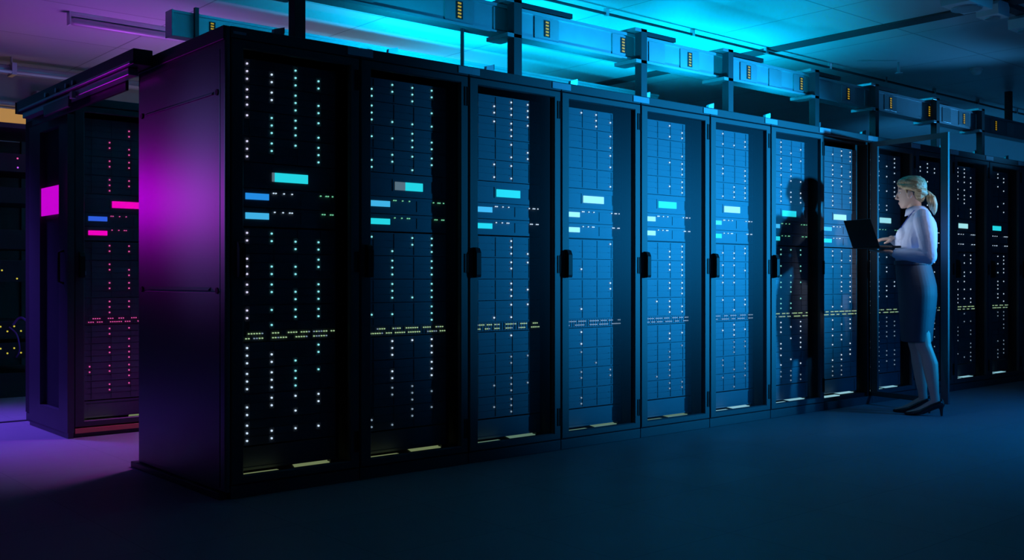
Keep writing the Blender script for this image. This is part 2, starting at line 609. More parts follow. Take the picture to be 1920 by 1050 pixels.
def pat(rng, pr):
    out = []
    for blk in range(3):
        cols = []
        for c in range(4):
            p = rng.choice(pr)
            cols.append(''.join('1' if rng.random() < p else '0' for _ in range(12)))
        out.append(cols)
    return out


def fill(k, root_loc, where, palette, pattern, rng, row2=False, dens=1.0):
    """the sixteen units mounted in one cabinet; each a thing of its own"""
    X, Y, Z = root_loc
    blocks = [1.987, 1.213, 0.6865]
    n = 0
    for bi, zt in enumerate(blocks):
        for s in range(4):
            z = zt - UP * (s + 1) + 0.0015
            o = link('storage_server', SERVER, None, (X, Y, z))
            rank = ORD[n] + ' drive server from the top'
            n += 1
            tag(o, f'{rank} in the {where}', 'server', f'drive servers in the {where}')
            for c in range(4):
                for r in range(3):
                    if pattern[bi][c][s * 3 + r] == '1':
                        key = palette(bi, c, s, rng)
                        link('indicator_light', LED[key], o, (LX[c], 0.09, 0.1150 - 0.0230 - 0.0349 * r))
    o = link('display_server', DISPLAY, None, (X, Y, 1.396))
    tag(o, f'wide status display unit above the two switches in the {where}', 'server', 'display units across the cabinets')
    dk = 'p' if row2 else rng.choice(['c', 'c', 'e']) if 1 < k < 6 else 'c' if k in (0, 1, 6, 11) else 'e'
    if k == 1 and not row2:
        link('display_segment', LCD['qg'], o, (0.262, 0.09, 0.034))
        link('display_screen', LCD['hc'], o, (0.3252, 0.09, 0.034))
    else:
        link('display_screen', LCD['L' + dk], o, (0.262, 0.09, 0.034))
        if k == 0 and not row2:
            link('display_segment', LCD['ng'], o, (0.2485, 0.09, 0.034))
    for si, (z, dz) in enumerate(((1.308, 0.034), (1.2195, 0.033))):
        o = link('network_switch', SWITCH, None, (X, Y, z))
        tag(o, f'{("upper", "lower")[si]} network switch with small lit display in the {where}', 'switch', 'network switches below the displays')
        if row2:
            kk = 'rp'[si]
        elif k == 0:
            kk = 'bs'[si]
        elif k in (3, 4):
            kk = 'e'
        else:
            kk = 'sc'[si]
        link('status_display', LCD[kk], o, (0.115, 0.09, dz))
        xs = [0.256, 0.268, 0.31, 0.352] if si == 0 else [0.262, 0.305, 0.340, 0.352]
        ys = [0.505, 0.535, 0.546, 0.57] if si == 0 else [0.515, 0.527, 0.56, 0.571]
        for x in xs + ([] if row2 else ys):
            link('port_light', PORT['p' if row2 else 'w' if x < 0.4 and k == 0 else 'g' if k in (0, 1, 6, 8) else 'w'], o, (x, 0.09, 0.068))
    o = link('port_switch', PORTS, None, (X, Y, 0.6895))
    tag(o, f'slim switch with tiny port lights in the {where}', 'switch', 'port switches at knee height')
    pk = 'p' if row2 else 'd' if k in (3, 4, 5) else 'y'
    run = 0
    for r in range(2):
        x = 0.118
        while x < 0.585:
            if run > 0:
                run -= 1
                link('port_light', PORT[pk if rng.random() < 0.8 else ('d' if not row2 else 'p')], o, (x, 0.09, 0.0365 - 0.022 * r))
                x += 0.0135
            else:
                x += 0.0135 * rng.choice([1, 2, 3])
                run = rng.choice([3, 4, 5, 6])
    o = link('blanking_panel', BLANK, None, (X, Y, 0.1025))
    tag(o, f'plain dark blanking panel at the foot of the {where}', 'blanking panel', 'blanking panels at the foot of the cabinets')


def cabinet(loc, label, group, open_angle=None, slot='', hinge=True, side=False, plate=True, bracket=True):
    root = empty('server_cabinet', loc)
    tag(root, label, 'cabinet', group)
    link('frame', CM['frame'], root)
    link('top_cover', CM['top_cover'], root)
    link('plinth', CM['plinth'], root)
    link('mounting_rail', CM['rl'], root)
    link('mounting_rail', CM['rr'], root)
    link('glowing_entry_plate', CM['s0' + slot], root)
    link('glowing_entry_plate', CM['s1' + slot], root)
    d = link('door', CM['door'], root)
    link('glass_pane', CM['glass_pane'], d)
    link('door_handle', CM['door_handle'], d)
    link('handle_highlight', CM['handle_highlight'], d)
    for h in ('h0', 'h1', 'h2'):
        link('hinge', CM[h], d)
    if open_angle:
        # swing about the right-hand edge of the cabinet front
        p = Vector((CW - 0.004, 0, 0))
        Mx = Matrix.Translation(p + Vector((0.0, -0.012, 0))) @ Matrix.Rotation(open_angle, 4, 'Z') @ Matrix.Translation(-p)
        d.matrix_local = Mx
    if plate:
        link('label_plate', CM['label_plate'], root)
    if bracket:
        link('lifting_bracket', CM['lifting_bracket'], root)
    return root


NROW = 12
for k in range(NROW + 1):
    rng = random.Random(100 + k)
    loc = (k * CW, 0, 0)
    if k == 0:
        lab = 'first black glass door cabinet of the long row, beside the violet lit side panel'
    elif k == 7:
        lab = 'eighth cabinet of the long row, its glass door swung open beside the woman'
    elif k == 6:
        lab = 'seventh cabinet of the long row, left of the open one, crossed by a shadow'
    else:
        lab = f'{ORD[k]} black glass door cabinet of the long row, counted from the near corner'
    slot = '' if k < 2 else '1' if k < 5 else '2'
    cabinet(loc, lab, 'cabinets of the long row', open_angle=R(82) if k == 7 else None, slot=slot, plate=k < NROW)
    if k == 0:
        part('badge', MB().box(0.012, 0.075, -0.003, -0.0003, 2.066, 2.078, 0.001), M_plate, [o for o in C.objects if o.name == 'server_cabinet'][0])
    if k == NROW:
        continue
    if k == 0:
        P, pal = PAT0, lambda b, c, s, r: ('l' if c == 0 else 'w' if c == 1 and s < 2 else 'c') if b == 0 else ('l' if c == 0 else 'c') if b == 1 else ('c' if (c == 3 or c == 2) and s < 2 else 'w')
    elif k == 1:
        P, pal = PAT1, lambda b, c, s, r: 'c' if b < 2 else 'w' if s < 2 else 'd'
    elif k in (2, 3, 4, 5):
        P = pat(rng, [0.15, 0.4, 0.55, 0.7])
        pal = lambda b, c, s, r: 'w' if b < 2 or (b == 2 and s == 0) else 'd'
    elif k == 6:
        P = pat(rng, [0.6, 0.75])
        pal = lambda b, c, s, r: 'w' if b == 0 else 't' if b == 1 else 'w' if s < 3 else 'd'
    elif k == 7:
        P = pat(rng, [0.6, 0.75])
        pal = lambda b, c, s, r: 'w' if b < 2 or s < 3 else 'd'
    else:
        P = pat(rng, [0.5, 0.65])
        pal = lambda b, c, s, r: 'w' if b < 2 else 'd'
    fill(k, loc, f'{ORD[k]} cabinet of the long row', pal, P, rng)

# end panel of the near cabinet: framed skin, two lift-off covers with latches, foot skirt
e = empty('end_panel', (0, 0, 0))
tag(e, 'tall satin side panel at the near end of the long row, lit magenta and violet', 'panel')
part('panel_skin', MB().box(-0.022, -0.002, 0.0, DEP, 0.03, H - 0.002, 0.004), M_side, e)
part('upper_cover', MB().box(-0.028, -0.0215, 0.049, DEP - 0.03, 0.921, 2.0, 0.002), M_side, e)
part('lower_cover', MB().box(-0.028, -0.0215, 0.049, DEP - 0.03, 0.05, 0.917, 0.002), M_side, e)
part('finger_ledge', MB().prism([(-0.0283, 1.818), (-0.038, 1.808), (-0.038, 1.804), (-0.0283, 1.804)], 'y', 0.11, 0.90), M_side, e)
part('finger_ledge', MB().prism([(-0.0283, 0.940), (-0.042, 0.928), (-0.042, 0.926), (-0.0283, 0.926)], 'y', 0.14, 0.88), M_side, e)
part('top_trim', MB().box(-0.032, -0.0215, 0.0, DEP, 2.035, H - 0.002, 0.003), M_black, e)
part('corner_post', MB().box(-0.027, -0.0215, 0.0, 0.045, 0.035, 2.034, 0.0025), M_side, e)
part('foot_skirt', MB().box(-0.045, -0.002, 0.02, DEP + 0.05, 0.0, 0.030, 0.003), M_black, e)
for y, z in ((0.07, 1.81), (0.96, 1.81), (0.07, 0.925), (0.96, 0.925)):
    part('latch', MB().tube([(-0.0285, y, z), (-0.034, y, z)], 0.014, 14), M_handle, e)

# ------------------------------------------------------------------ second row behind the aisle
Y2 = 2.27
ROW2 = {}
for k in range(2):
    loc = (0.044 + k * CW, Y2, 0)
    cabinet(loc, ('black cabinet with pink lamps across the aisle behind the end panel',
                  'black cabinet deeper in the aisle, beside the one with pink lamps')[k], 'cabinets across the aisle', slot='', plate=False, bracket=False)
    cab = [o for o in C.objects if o.name.startswith('server_cabinet')][-1]
    for ch in cab.children_recursive:
        if ch.data and ch.data.materials[0] == M_door:
            key = ch.data.name.split('.')[0]
            if key not in ROW2:
                ROW2[key] = ch.data.copy()
                ROW2[key].materials[0] = M_black  # same cabinets as the long row, coated darker to paint in shade
            ch.data = ROW2[key]
    part('lit_plinth_strip', MB().box(loc[0] + 0.004, loc[0] + CW - 0.004, Y2 - 0.012, Y2 + 0.003, 0.026, 0.056, 0.002), M_redlit, None)  # copper tint paints the red light on the plinth
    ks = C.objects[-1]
    tag(ks, ('painted orange light strip along the foot of the pink lit cabinet',
             'painted orange light strip along the foot of the cabinet deeper in the aisle')[k], 'strip', 'painted light strips at floor level')
PAT2 = [['000000000000', '000110110111', '011011110110', '000000000000'],
        ['000000000000', '110110110111', '110011110110', '101000110100'],
        ['000000110000', '110110110110', '101111111100', '010010010010']]
fill(0, (0.044, Y2, 0), 'pink lit cabinet across the aisle', lambda b, c, s, r: 'p', PAT2, random.Random(7), row2=True)

# aisle sliding door parked at the end of the second row, with its glazed strip
d = empty('sliding_door', (0.0, 2.25, 0))
tag(d, 'tall dark sliding aisle door with a glass strip and a magenta glow patch', 'door')
b = MB()
oo = [(0.0, 0.035), (0.80, 0.035), (0.80, 1.985), (0.0, 1.985)]
ii = [(0.17, 0.16), (0.56, 0.16), (0.56, 1.93), (0.17, 1.93)]
vs = [(x, y, z) for x in (0.0, 0.04) for lp in (oo, ii) for y, z in lp]
fs = []
for k in range(4):
    n = (k + 1) % 4
    fs += [(k, n, 4 + n, 4 + k), (8 + k, 12 + k, 12 + n, 8 + n), (k, 8 + k, 8 + n, n), (4 + k, 4 + n, 12 + n, 12 + k)]
b.add(vs, fs)
part('door_leaf', b, M_black, d)
part('glass_strip', MB().box(0.016, 0.022, 0.1695, 0.5605, 0.1595, 1.9305), M_glass, d)
part('glass_backing', MB().box(0.034, 0.039, 0.1695, 0.5605, 0.1595, 1.9305), M_in, d)
part('magenta_glow_patch', MB().box(0.008, 0.0155, 0.1705, 0.5595, 1.385, 1.565, 0.001), D_mag, d)  # painted glow in place of magenta light landing on the door
part('bottom_sweep', MB().box(0.004, 0.036, 0.0, 0.80, 0.0, 0.0345), M_black, d)
part('pull_handle', MB().tube([(0.0, 0.07, 0.95), (-0.03, 0.07, 0.96), (-0.03, 0.07, 1.14), (0.0, 0.07, 1.15)], 0.008, 10), M_handle, d, smooth=True)

# header beam and rails of the sliding door
hd = empty('sliding_door_header', (-0.134, 0.80, 1.99))
tag(hd, 'black header beam with steel rails above the aisle opening', 'door header')
part('header_box', MB().box(0.0, 0.098, 0.0, 2.05, 0.05, 0.128, 0.004), M_black, hd)
part('end_return', MB().box(0.098, 0.334, 0.24, 0.30, 0.05, 0.125, 0.004), M_black, hd)
part('upper_rail', MB().box(-0.012, 0.0, 0.02, 1.95, 0.052, 0.066, 0.002), M_steel, hd)
part('lower_rail', MB().box(0.012, 0.062, 0.10, 1.95, 0.012, 0.049, 0.003), M_steel, hd)
part('track_plate', MB().box(0.070, 0.086, 0.30, 1.95, -0.03, 0.049), M_black, hd)
part('carriage_plate', MB().box(-0.006, 0.0115, 0.98, 1.45, -0.038, 0.025, 0.003), M_side, hd)
for y in (0.90, 1.02, 1.20, 1.40):
    part('roller', MB().tube([(-0.012, y, 0.085), (0.0, y, 0.085)], 0.014, 14), M_steel, hd, smooth=False)
part('stop_block', MB().box(-0.012, 0.0115, 0.90, 0.945, 0.000, 0.040, 0.003), M_white, hd)
part('end_cap', MB().box(-0.004, 0.094, 2.05, 2.056, 0.052, 0.126), M_dark, hd)

# ------------------------------------------------------------------ overhead busway of the long row


def busway(x0, x1, y0, y1, z0, z1, indicators, plates, label):
    r = empty('busway', (0, 0, 0))
    tag(r, label, 'busway')
    h = z1 - z0
    # housing with lipped flanges: one extruded profile
    prof = [(y0 - 0.012, z0), (y1, z0), (y1, z1), (y0 - 0.012, z1), (y0 - 0.012, z1 - 0.018), (y0, z1 - 0.018), (y0, z0 + 0.016), (y0 - 0.012, z0 + 0.016)]
    b = MB()
    b.prism(prof, 'x', x0, x1)
    part('housing', b, M_steel2, r)
    part('end_cover', MB().box(x0 - 0.012, x0 - 0.0002, y0 - 0.014, y1 + 0.002, z0 - 0.004, z1 + 0.004, 0.002), M_steel2, r)
    for x, w in plates:
        part('cover_plate', MB().box(x - w / 2, x + w / 2, y0 - 0.006, y0 - 0.0003, z0 + 0.020, z1 - 0.022, 0.0015), M_steel, r)
    for x in indicators:
        zc = (z0 + z1) / 2
        s = part('warning_sticker', MB().box(x - 0.024, x + 0.024, y0 - 0.0085, y0 - 0.0062, zc - 0.050, zc + 0.050), M_sblack, r)
        for q in range(5):
            zz = zc - 0.038 + q * 0.019
            part('yellow_bar', MB().prism([(x - 0.013, zz - 0.004), (x + 0.011, zz - 0.006), (x + 0.013, zz + 0.004), (x - 0.011, zz + 0.006)], 'y', y0 - 0.0098, y0 - 0.0084), M_syellow, s)  # bars given emission so their amber shows in the dark, as indicator lights
    return r


st = [0.176 + 0.668 * i for i in range(13)]
pl = [(x + 0.0, 0.20) for x in st] + [(x + 0.33, 0.16) for x in st[::2]]
busway(-0.25, 10.5, 0.31, 0.41, 2.40, 2.573, st, pl, 'long galvanised busway with amber lit stickers above the long row')


def post(x, w, loc_label, arm=True, y=0.235, z0=H, z1=2.60, yb0=0.31, zb=2.40, zt=2.573):
    r = empty('busway_post', (x, y, z0))
    tag(r, loc_label, 'post', 'busway posts on the cabinet roofs')
    b = MB()
    t = w
    b.prism([(-w / 2, 0.0), (w / 2, 0.0), (w / 2, t), (w / 2 - 0.012, t), (w / 2 - 0.012, 0.012), (-w / 2 + 0.012, 0.012), (-w / 2 + 0.012, t), (-w / 2, t)], 'z', 0.008, z1 - z0)
    part('channel', b, M_post, r)
    part('base_foot', MB().box(-w / 2 - 0.03, w / 2 + 0.03, -0.005, w + 0.005, 0.0006, 0.0078), M_steel, r)
    if arm:
        part('lower_arm', MB().box(-w / 2 - 0.05, w / 2, 0.0, yb0 - y + 0.12, zb - z0 - 0.025, zb - z0 - 0.0015, 0.002), M_steel, r)
        part('upper_arm', MB().box(-w / 2 - 0.06, w / 2, 0.0, yb0 - y + 0.12, zt - z0 + 0.0055, zt - z0 + 0.026, 0.002), M_steel, r)
    return r


px = [(0.474, .06), (1.889, .06), (2.974, .055), (3.883, .055), (4.964, .055), (5.846, .055), (6.886, .055), (7.771, .055)]
lab = ['leftmost dark busway post, rising above the first cabinet near the top edge',
       'thick dark busway post rising above the third cabinet',
       'dark busway post rising above the fifth cabinet',
       'busway post rising above the sixth cabinet, right of an amber indicator',
       'busway post with steel arms above the eighth cabinet',
       'busway post with steel arms above the ninth cabinet, left of the open door',
       'busway post with steel arms seen through the top of the open door',
       'rightmost busway post with steel arms, above the twelfth cabinet']
for (x, w), l in zip(px, lab):
    post(x, w, l)
tag(part('support_rod', MB().tube([(1.569, 0.35, H), (1.569, 0.35, 2.40)], 0.011, 10), M_post), 'thin support rod under the busway above the third cabinet', 'rod')
# row-two busway
busway(0.87, 6.0, 2.77, 2.87, 2.69, 2.87, [1.16, 1.83, 2.5], [(1.16, 0.2)], 'second busway end behind the first cabinet, lit violet')
post(1.03, 0.028, 'violet lit post clamping the end of the second busway', arm=False, y=2.725, z1=2.905, yb0=2.77, zb=2.69, zt=2.87)

# thin conduit and clips along the ceiling
cd = empty('ceiling_conduit', (-1.0, 1.10, CZ - 0.04))
tag(cd, 'thin conduit running along the ceiling above the long busway', 'conduit')
part('tube', MB().tube([(0, 0, 0), (12.9, 0, 0)], 0.011, 10), M_post, cd, smooth=True)
for k in range(12):
    part('clip', MB().box(1.0 * k + 0.5, 1.0 * k + 0.53, -0.014, 0.014, -0.014, 0.0395), M_steel, cd)
ct = empty('cable_tray', (0.0, 0.33, 2.592))
tag(ct, 'dark cable tray in short lengths on top of the long busway', 'cable tray')
for a, e in ((0.56, 1.25), (1.95, 2.42), (3.03, 3.40), (3.94, 4.40), (5.03, 5.45), (5.91, 6.35), (6.95, 7.3)):
    part('tray_section', MB().prism([(0, 0.03), (0, 0), (0.10, 0), (0.10, 0.03), (0.095, 0.03), (0.095, 0.005), (0.005, 0.005), (0.005, 0.03)], 'x', a, e), M_dark, ct)
    for q in (a + 0.05, e - 0.05):
        part('tray_peg', MB().tube([(q, 0.04, -0.0185), (q, 0.04, -0.0003)], 0.012, 8), M_steel, ct)

# ------------------------------------------------------------------ ceiling fittings
sd = empty('smoke_detector', (7.79, 0.31, CZ))
tag(sd, 'small white round smoke detector on the ceiling at right', 'smoke detector')
part('base_ring', MB().tube([(0, 0, 0), (0, 0, -0.02)], 0.06, 20), M_white, sd)
part('sensor_head', MB().stack([(-0.0205, 0, 0, 0.05, 0.05), (-0.04, 0, 0, 0.047, 0.047), (-0.06, 0, 0, 0.03, 0.03), (-0.065, 0, 0, 0.012, 0.012)]), M_white, sd, smooth=True)
sp = empty('sprinkler', (6.9, 0.62, CZ - 0.0125))
tag(sp, 'small ceiling sprinkler with a star shaped deflector near the smoke detector', 'sprinkler')
part('sprinkler_pipe', MB().tube([(0, 0, 0), (0, 0, -0.10)], 0.012, 10), M_steel, sp)
part('deflector', MB().tube([(0, 0, -0.1002), (0, 0, -0.106)], 0.035, 12), M_steel, sp)

tr = tag(part('ceiling_track', MB().box(4.4, 7.4, -0.95, -0.87, CZ - 0.04, CZ), M_strip), 'dark track on the ceiling holding pale fittings at top right', 'track')
for i, (x, w, dpt, l) in enumerate(((5.02, 0.34, 0.20, 'large pale ceiling fitting cut by the top edge at right'), (5.42, 0.17, 0.16, 'small pale box fitting on the ceiling track at top right'), (5.98, 0.2, 0.18, 'dim box fitting on the ceiling track at the right edge'))):
    f = empty('ceiling_fitting', (x, -0.91, CZ - 0.04))
    tag(f, l, 'ceiling fitting')
    part('housing', MB().prism([(-w / 2, -0.10), (w / 2, -0.10), (w / 2 * 1.1, -0.03), (w / 2 * 0.8, 0.0), (-w / 2 * 0.8, 0.0), (-w / 2 * 1.1, -0.03)], 'y', -dpt / 2, dpt / 2), M_white, f)
    part('trim_ring', MB().tube([(0, 0, -0.1002), (0, 0, -0.112)], w * 0.3, 16), M_steel, f)
hb = empty('ceiling_bracket', (9.2, 0.62, CZ - 0.0125))
tag(hb, 'dark inverted tee bracket hanging from the ceiling at the right edge', 'bracket')
part('drop_pole', MB().box(-0.03, 0.03, -0.03, 0.03, -0.46, 0.0), M_dark, hb)
part('cross_plate', MB().box(-0.20, 0.20, -0.05, 0.05, -0.485, -0.4602), M_dark, hb)

# left-hand ceiling: switched-off batten, pipes
fl = empty('batten_light', (0.50, 3.82, CZ))
tag(fl, 'unlit tubular batten light on the violet ceiling', 'ceiling light')
part('batten_body', MB().box(0.0, 1.6, -0.03, 0.03, -0.035, 0.0, 0.004), M_white, fl)
part('diffuser_tube', MB().capsule([(0.03, 0, -0.067), (1.57, 0, -0.067)], 0.032, 14), M_pipe, fl, smooth=True)
part('end_lamp_holder', MB().box(-0.012, -0.0003, -0.032, 0.032, -0.10, 0.0), M_white, fl)
pp = empty('ceiling_pipe', (-4.0, 5.8, 2.88))
tag(pp, 'grey pipe run under the ceiling at far left', 'pipe')
part('pipe_run', MB().tube([(0, 0, 0), (7.5, 0, 0)], 0.045, 16), M_pipe, pp, smooth=True)
part('thin_pipe', MB().tube([(0, -0.09, -0.035), (7.5, -0.09, -0.035)], 0.018, 12), M_pipe, pp, smooth=True)
for x in (3.6, 4.6, 5.4, 6.4):
    part('pipe_clamp', MB().box(x - 0.02, x + 0.02, -0.11, 0.05, -0.058, 0.05), M_steel, pp)
    part('hanger_rod', MB().tube([(x, 0, 0.0505), (x, 0, 0.12)], 0.010, 8), M_steel, pp)
jb = tag(part('junction_box', MB().box(0.98, 1.35, 6.38, 6.55, 2.62, 2.82, 0.006), M_pipe), 'grey junction box high on the far wall behind the header', 'junction box')
sg = empty('wall_sign', (0.62, 6.50, 2.44))
tag(sg, 'glowing orange panel high on the far wall at the left edge', 'sign')
part('lit_face', MB().box(-0.7, 0.42, -0.012, 0.0, 0.0, 0.19, 0.002), D_orange, sg)
part('sign_case', MB().box(-0.72, 0.44, 0.0005, 0.05, -0.02, 0.21, 0.004), M_pipe, sg)
tag(part('wall_pipe', MB().tube([(-4.0, 6.47, 2.68), (2.5, 6.47, 2.68)], 0.03, 12), M_pipe), 'thin pipe along the far wall above the orange panel', 'pipe')

# ------------------------------------------------------------------ open equipment racks at far left
rng = random.Random(3)
for q, x in enumerate((0.02, -0.70)):
    r = empty('open_rack', (x, 4.82, 0))
    tag(r, ('dark open equipment rack with yellow lamps at the left edge behind the sliding door', 'dark open equipment rack beyond the left edge')[q], 'rack', 'open racks in the third row')
    w, dp, hh = 0.68, 0.9, 2.22
    for ux in (0.0, w - 0.05):
        for uy in (0.0, dp - 0.05):
            part('upright', MB().box(ux, ux + 0.05, uy, uy + 0.05, 0.0, hh, 0.003), M_dark, r)
    part('top_plate', MB().box(0.0, w, 0.0, dp, hh + 0.0003, hh + 0.04), M_dark, r)
    part('back_panel', MB().box(0.05, w - 0.05, dp - 0.03, dp - 0.01, 0.05, hh - 0.01), M_in, r)
    part('base_panel', MB().box(0.0505, w - 0.0505, 0.0, dp - 0.035, 0.0, 0.20), M_in, r)
    if q:
        continue
    for n, z in enumerate((0.32, 0.50, 0.95, 1.22, 1.60, 1.86)):
        h = (0.13, 0.13, 0.18, 0.16, 0.13, 0.15)[n]
        u = tag(part('rack_unit', MB().box(x + 0.0505, x + w - 0.0505, 4.825, 4.825 + 0.6, z, z + h, 0.003), M_in), f'{ORD[n]} dark unit from the bottom of the open rack at left', 'rack unit', 'units in the open rack')
        for j in range((10, 10, 3, 2, 2, 2)[n]):
            lx = x + 0.09 + (j * 0.052 if n < 2 else rng.random() * 0.45)
            lz = z + (0.045 + 0.04 * (j % 2) if n < 2 else h * rng.random() * 0.7 + 0.02)
            link('indicator_light', disc('indicator_light', 0.007, L_yellow if n < 3 else L_violet if (n + j) % 2 else L_pink), u, (lx, 4.825, lz))
M_cab = mat('violet_patch_cable', (0.35, 0.10, 0.55), 0.4)
for i, pts in enumerate((((0.36, 4.815, 0.60), (0.40, 4.74, 0.66), (0.48, 4.72, 0.58), (0.55, 4.72, 0.45), (0.58, 4.815, 0.38)),
                         ((0.33, 4.815, 0.58), (0.37, 4.75, 0.52), (0.39, 4.74, 0.40), (0.385, 4.815, 0.33)))):
    vv = [Vector(p) for p in pts]
    fine = []
    for q in range(len(vv) - 1):
        p0, p1, p2, p3 = vv[max(q - 1, 0)], vv[q], vv[q + 1], vv[min(q + 2, len(vv) - 1)]
        for w in range(6):
            t = w / 6
            fine.append(0.5 * ((2 * p1) + (p2 - p0) * t + (2 * p0 - 5 * p1 + 4 * p2 - p3) * t * t + (3 * p1 - p0 - 3 * p2 + p3) * t ** 3))
    fine.append(vv[-1])
    cu = MB().tube(fine, 0.009 - 0.003 * i, 10).mesh('patch_cable', M_cab, True)
    tag(link('patch_cable', cu), ('thick violet patch cable arching across the open rack at left', 'thin violet patch cable hanging in the open rack at left')[i], 'cable', 'patch cables')

# ------------------------------------------------------------------ the woman (local +x = the way she faces, +y = her left)
M_skin = mat('skin', (0.62, 0.42, 0.34), 0.5, noise=0.05, nscale=40)
M_shirt = mat('pale_blue_shirt', (0.55, 0.60, 0.78), 0.75, noise=0.06, nscale=12, bump=0.35, bscale=26)
M_skirt = mat('navy_skirt', (0.045, 0.058, 0.078), 0.65, noise=0.06, nscale=30, bump=0.08, bscale=30)
M_shoe = mat('black_leather', (0.012, 0.012, 0.014), 0.25)
M_hair = mat('blonde_hair', (0.46, 0.34, 0.17), 0.5)
# strand streaks for the hair
nt = M_hair.node_tree
tcn = nt.nodes.new('ShaderNodeTexCoord')
mp = nt.nodes.new('ShaderNodeMapping')
mp.inputs['Scale'].default_value = (25, 120, 120)
wn = nt.nodes.new('ShaderNodeTexNoise')
wn.inputs['Scale'].default_value = 1.0
wn.inputs['Detail'].default_value = 3
cr = nt.nodes.new('ShaderNodeValToRGB')
cr.color_ramp.elements[0].position = 0.35
cr.color_ramp.elements[0].color = (0.30, 0.20, 0.09, 1)
cr.color_ramp.elements[1].position = 0.62
cr.color_ramp.elements[1].color = (0.76, 0.60, 0.35, 1)
nt.links.new(tcn.outputs['Object'], mp.inputs['Vector'])
nt.links.new(mp.outputs['Vector'], wn.inputs['Vector'])
nt.links.new(wn.outputs['Fac'], cr.inputs['Fac'])
nt.links.new(cr.outputs['Color'], nt.nodes['Principled BSDF'].inputs['Base Color'])
bpn = nt.nodes.new('ShaderNodeBump')
bpn.inputs['Strength'].default_value = 0.5
bpn.inputs['Distance'].default_value = 0.006
nt.links.new(wn.outputs['Fac'], bpn.inputs['Height'])
nt.links.new(bpn.outputs['Normal'], nt.nodes['Principled BSDF'].inputs['Normal'])

WP = (5.029, -0.547, 0.0)
WR = math.atan2(0.885, -0.4675)
wo = empty('person', WP, WR)
tag(wo, 'woman in a pale blue shirt and dark pencil skirt standing with a laptop', 'person')

B = MB()
# head: horizontal slices chin to crown
B.stack([(1.488, 0.096, 0, 0.014, 0.014), (1.496, 0.088, 0, 0.028, 0.027), (1.512, 0.074, 0, 0.046, 0.043), (1.535, 0.058, 0, 0.064, 0.055),
         (1.56, 0.048, 0, 0.078, 0.063), (1.59, 0.044, 0, 0.087, 0.069), (1.62, 0.042, 0, 0.091, 0.073), (1.65, 0.041, 0, 0.090, 0.074),
         (1.675, 0.040, 0, 0.082, 0.068), (1.697, 0.040, 0, 0.062, 0.052), (1.708, 0.040, 0, 0.036, 0.030), (1.712, 0.040, 0, 0.012, 0.010)])
B.capsule([(0.128, 0, 1.602), (0.138, 0, 1.580), (0.143, 0, 1.562)], [0.0075, 0.009, 0.0105])      # nose
for s in (-1, 1):
    B.ball((0.130, 0.010 * s, 1.556), (0.011, 0.008, 0.007))                                       # nostril wings
    B.ball((0.116, 0.030 * s, 1.622), (0.013, 0.024, 0.008))                                       # brow ridge
    B.ball((0.050, 0.073 * s, 1.582), (0.018, 0.008, 0.029), Matrix.Rotation(R(-12), 3, 'Y'))        # ear
    B.ball((0.044, 0.077 * s, 1.592), (0.014, 0.007, 0.018))
B.ball((0.1205, 0, 1.530), (0.010, 0.022, 0.0060))                                                 # upper lip
B.ball((0.1175, 0, 1.519), (0.010, 0.019, 0.0065))                                                 # lower lip
B.ball((0.1065, 0, 1.522), (0.0185, 0.026, 0.019))                                                   # closed mouth
B.ball((0.102, 0, 1.498), (0.014, 0.018, 0.012))                                                   # chin
B.tube([(-0.005, 0, 1.38), (0.005, 0, 1.44), (0.020, 0, 1.50), (0.030, 0, 1.57)], [0.062, 0.053, 0.050, 0.054], 18)
# torso under the clothes
B.stack([(0.78, 0.0, 0, 0.09, 0.13), (0.88, -0.005, 0, 0.105, 0.15), (0.98, 0.0, 0, 0.10, 0.14), (1.08, 0.02, 0, 0.090, 0.115),
         (1.2, 0.01, 0, 0.10, 0.13), (1.3, 0.0, 0, 0.10, 0.14), (1.38, -0.01, 0, 0.08, 0.14), (1.43, -0.01, 0, 0.055, 0.08)])
# legs
LEGS = {1: [(0.0, 0.075, 0.86), (-0.012, 0.074, 0.66), (-0.040, 0.070, 0.50), (-0.062, 0.070, 0.45), (-0.084, 0.070, 0.37), (-0.098, 0.070, 0.26), (-0.112, 0.070, 0.16), (-0.120, 0.070, 0.105)],
        -1: [(0.0, -0.075, 0.86), (0.010, -0.072, 0.66), (0.010, -0.068, 0.50), (0.000, -0.068, 0.45), (-0.014, -0.068, 0.37), (-0.024, -0.068, 0.26), (-0.034, -0.068, 0.16), (-0.040, -0.068, 0.105)]}
for s, pts in LEGS.items():
    B.capsule(pts, [0.088, 0.072, 0.053, 0.048, 0.054, 0.044, 0.032, 0.031], 18)
    a = Vector(pts[-1])
    # foot in a heeled shoe: heel high, ball and toes on the ground
    B.capsule([a + Vector((-0.014, 0, -0.012)), a + Vector((0.03, 0, -0.022)), a + Vector((0.09, 0, -0.060)), a + Vector((0.135, 0, -0.080)), a + Vector((0.185, 0, -0.088))],
              [0.027, 0.028, 0.025, 0.021, 0.012], 14)


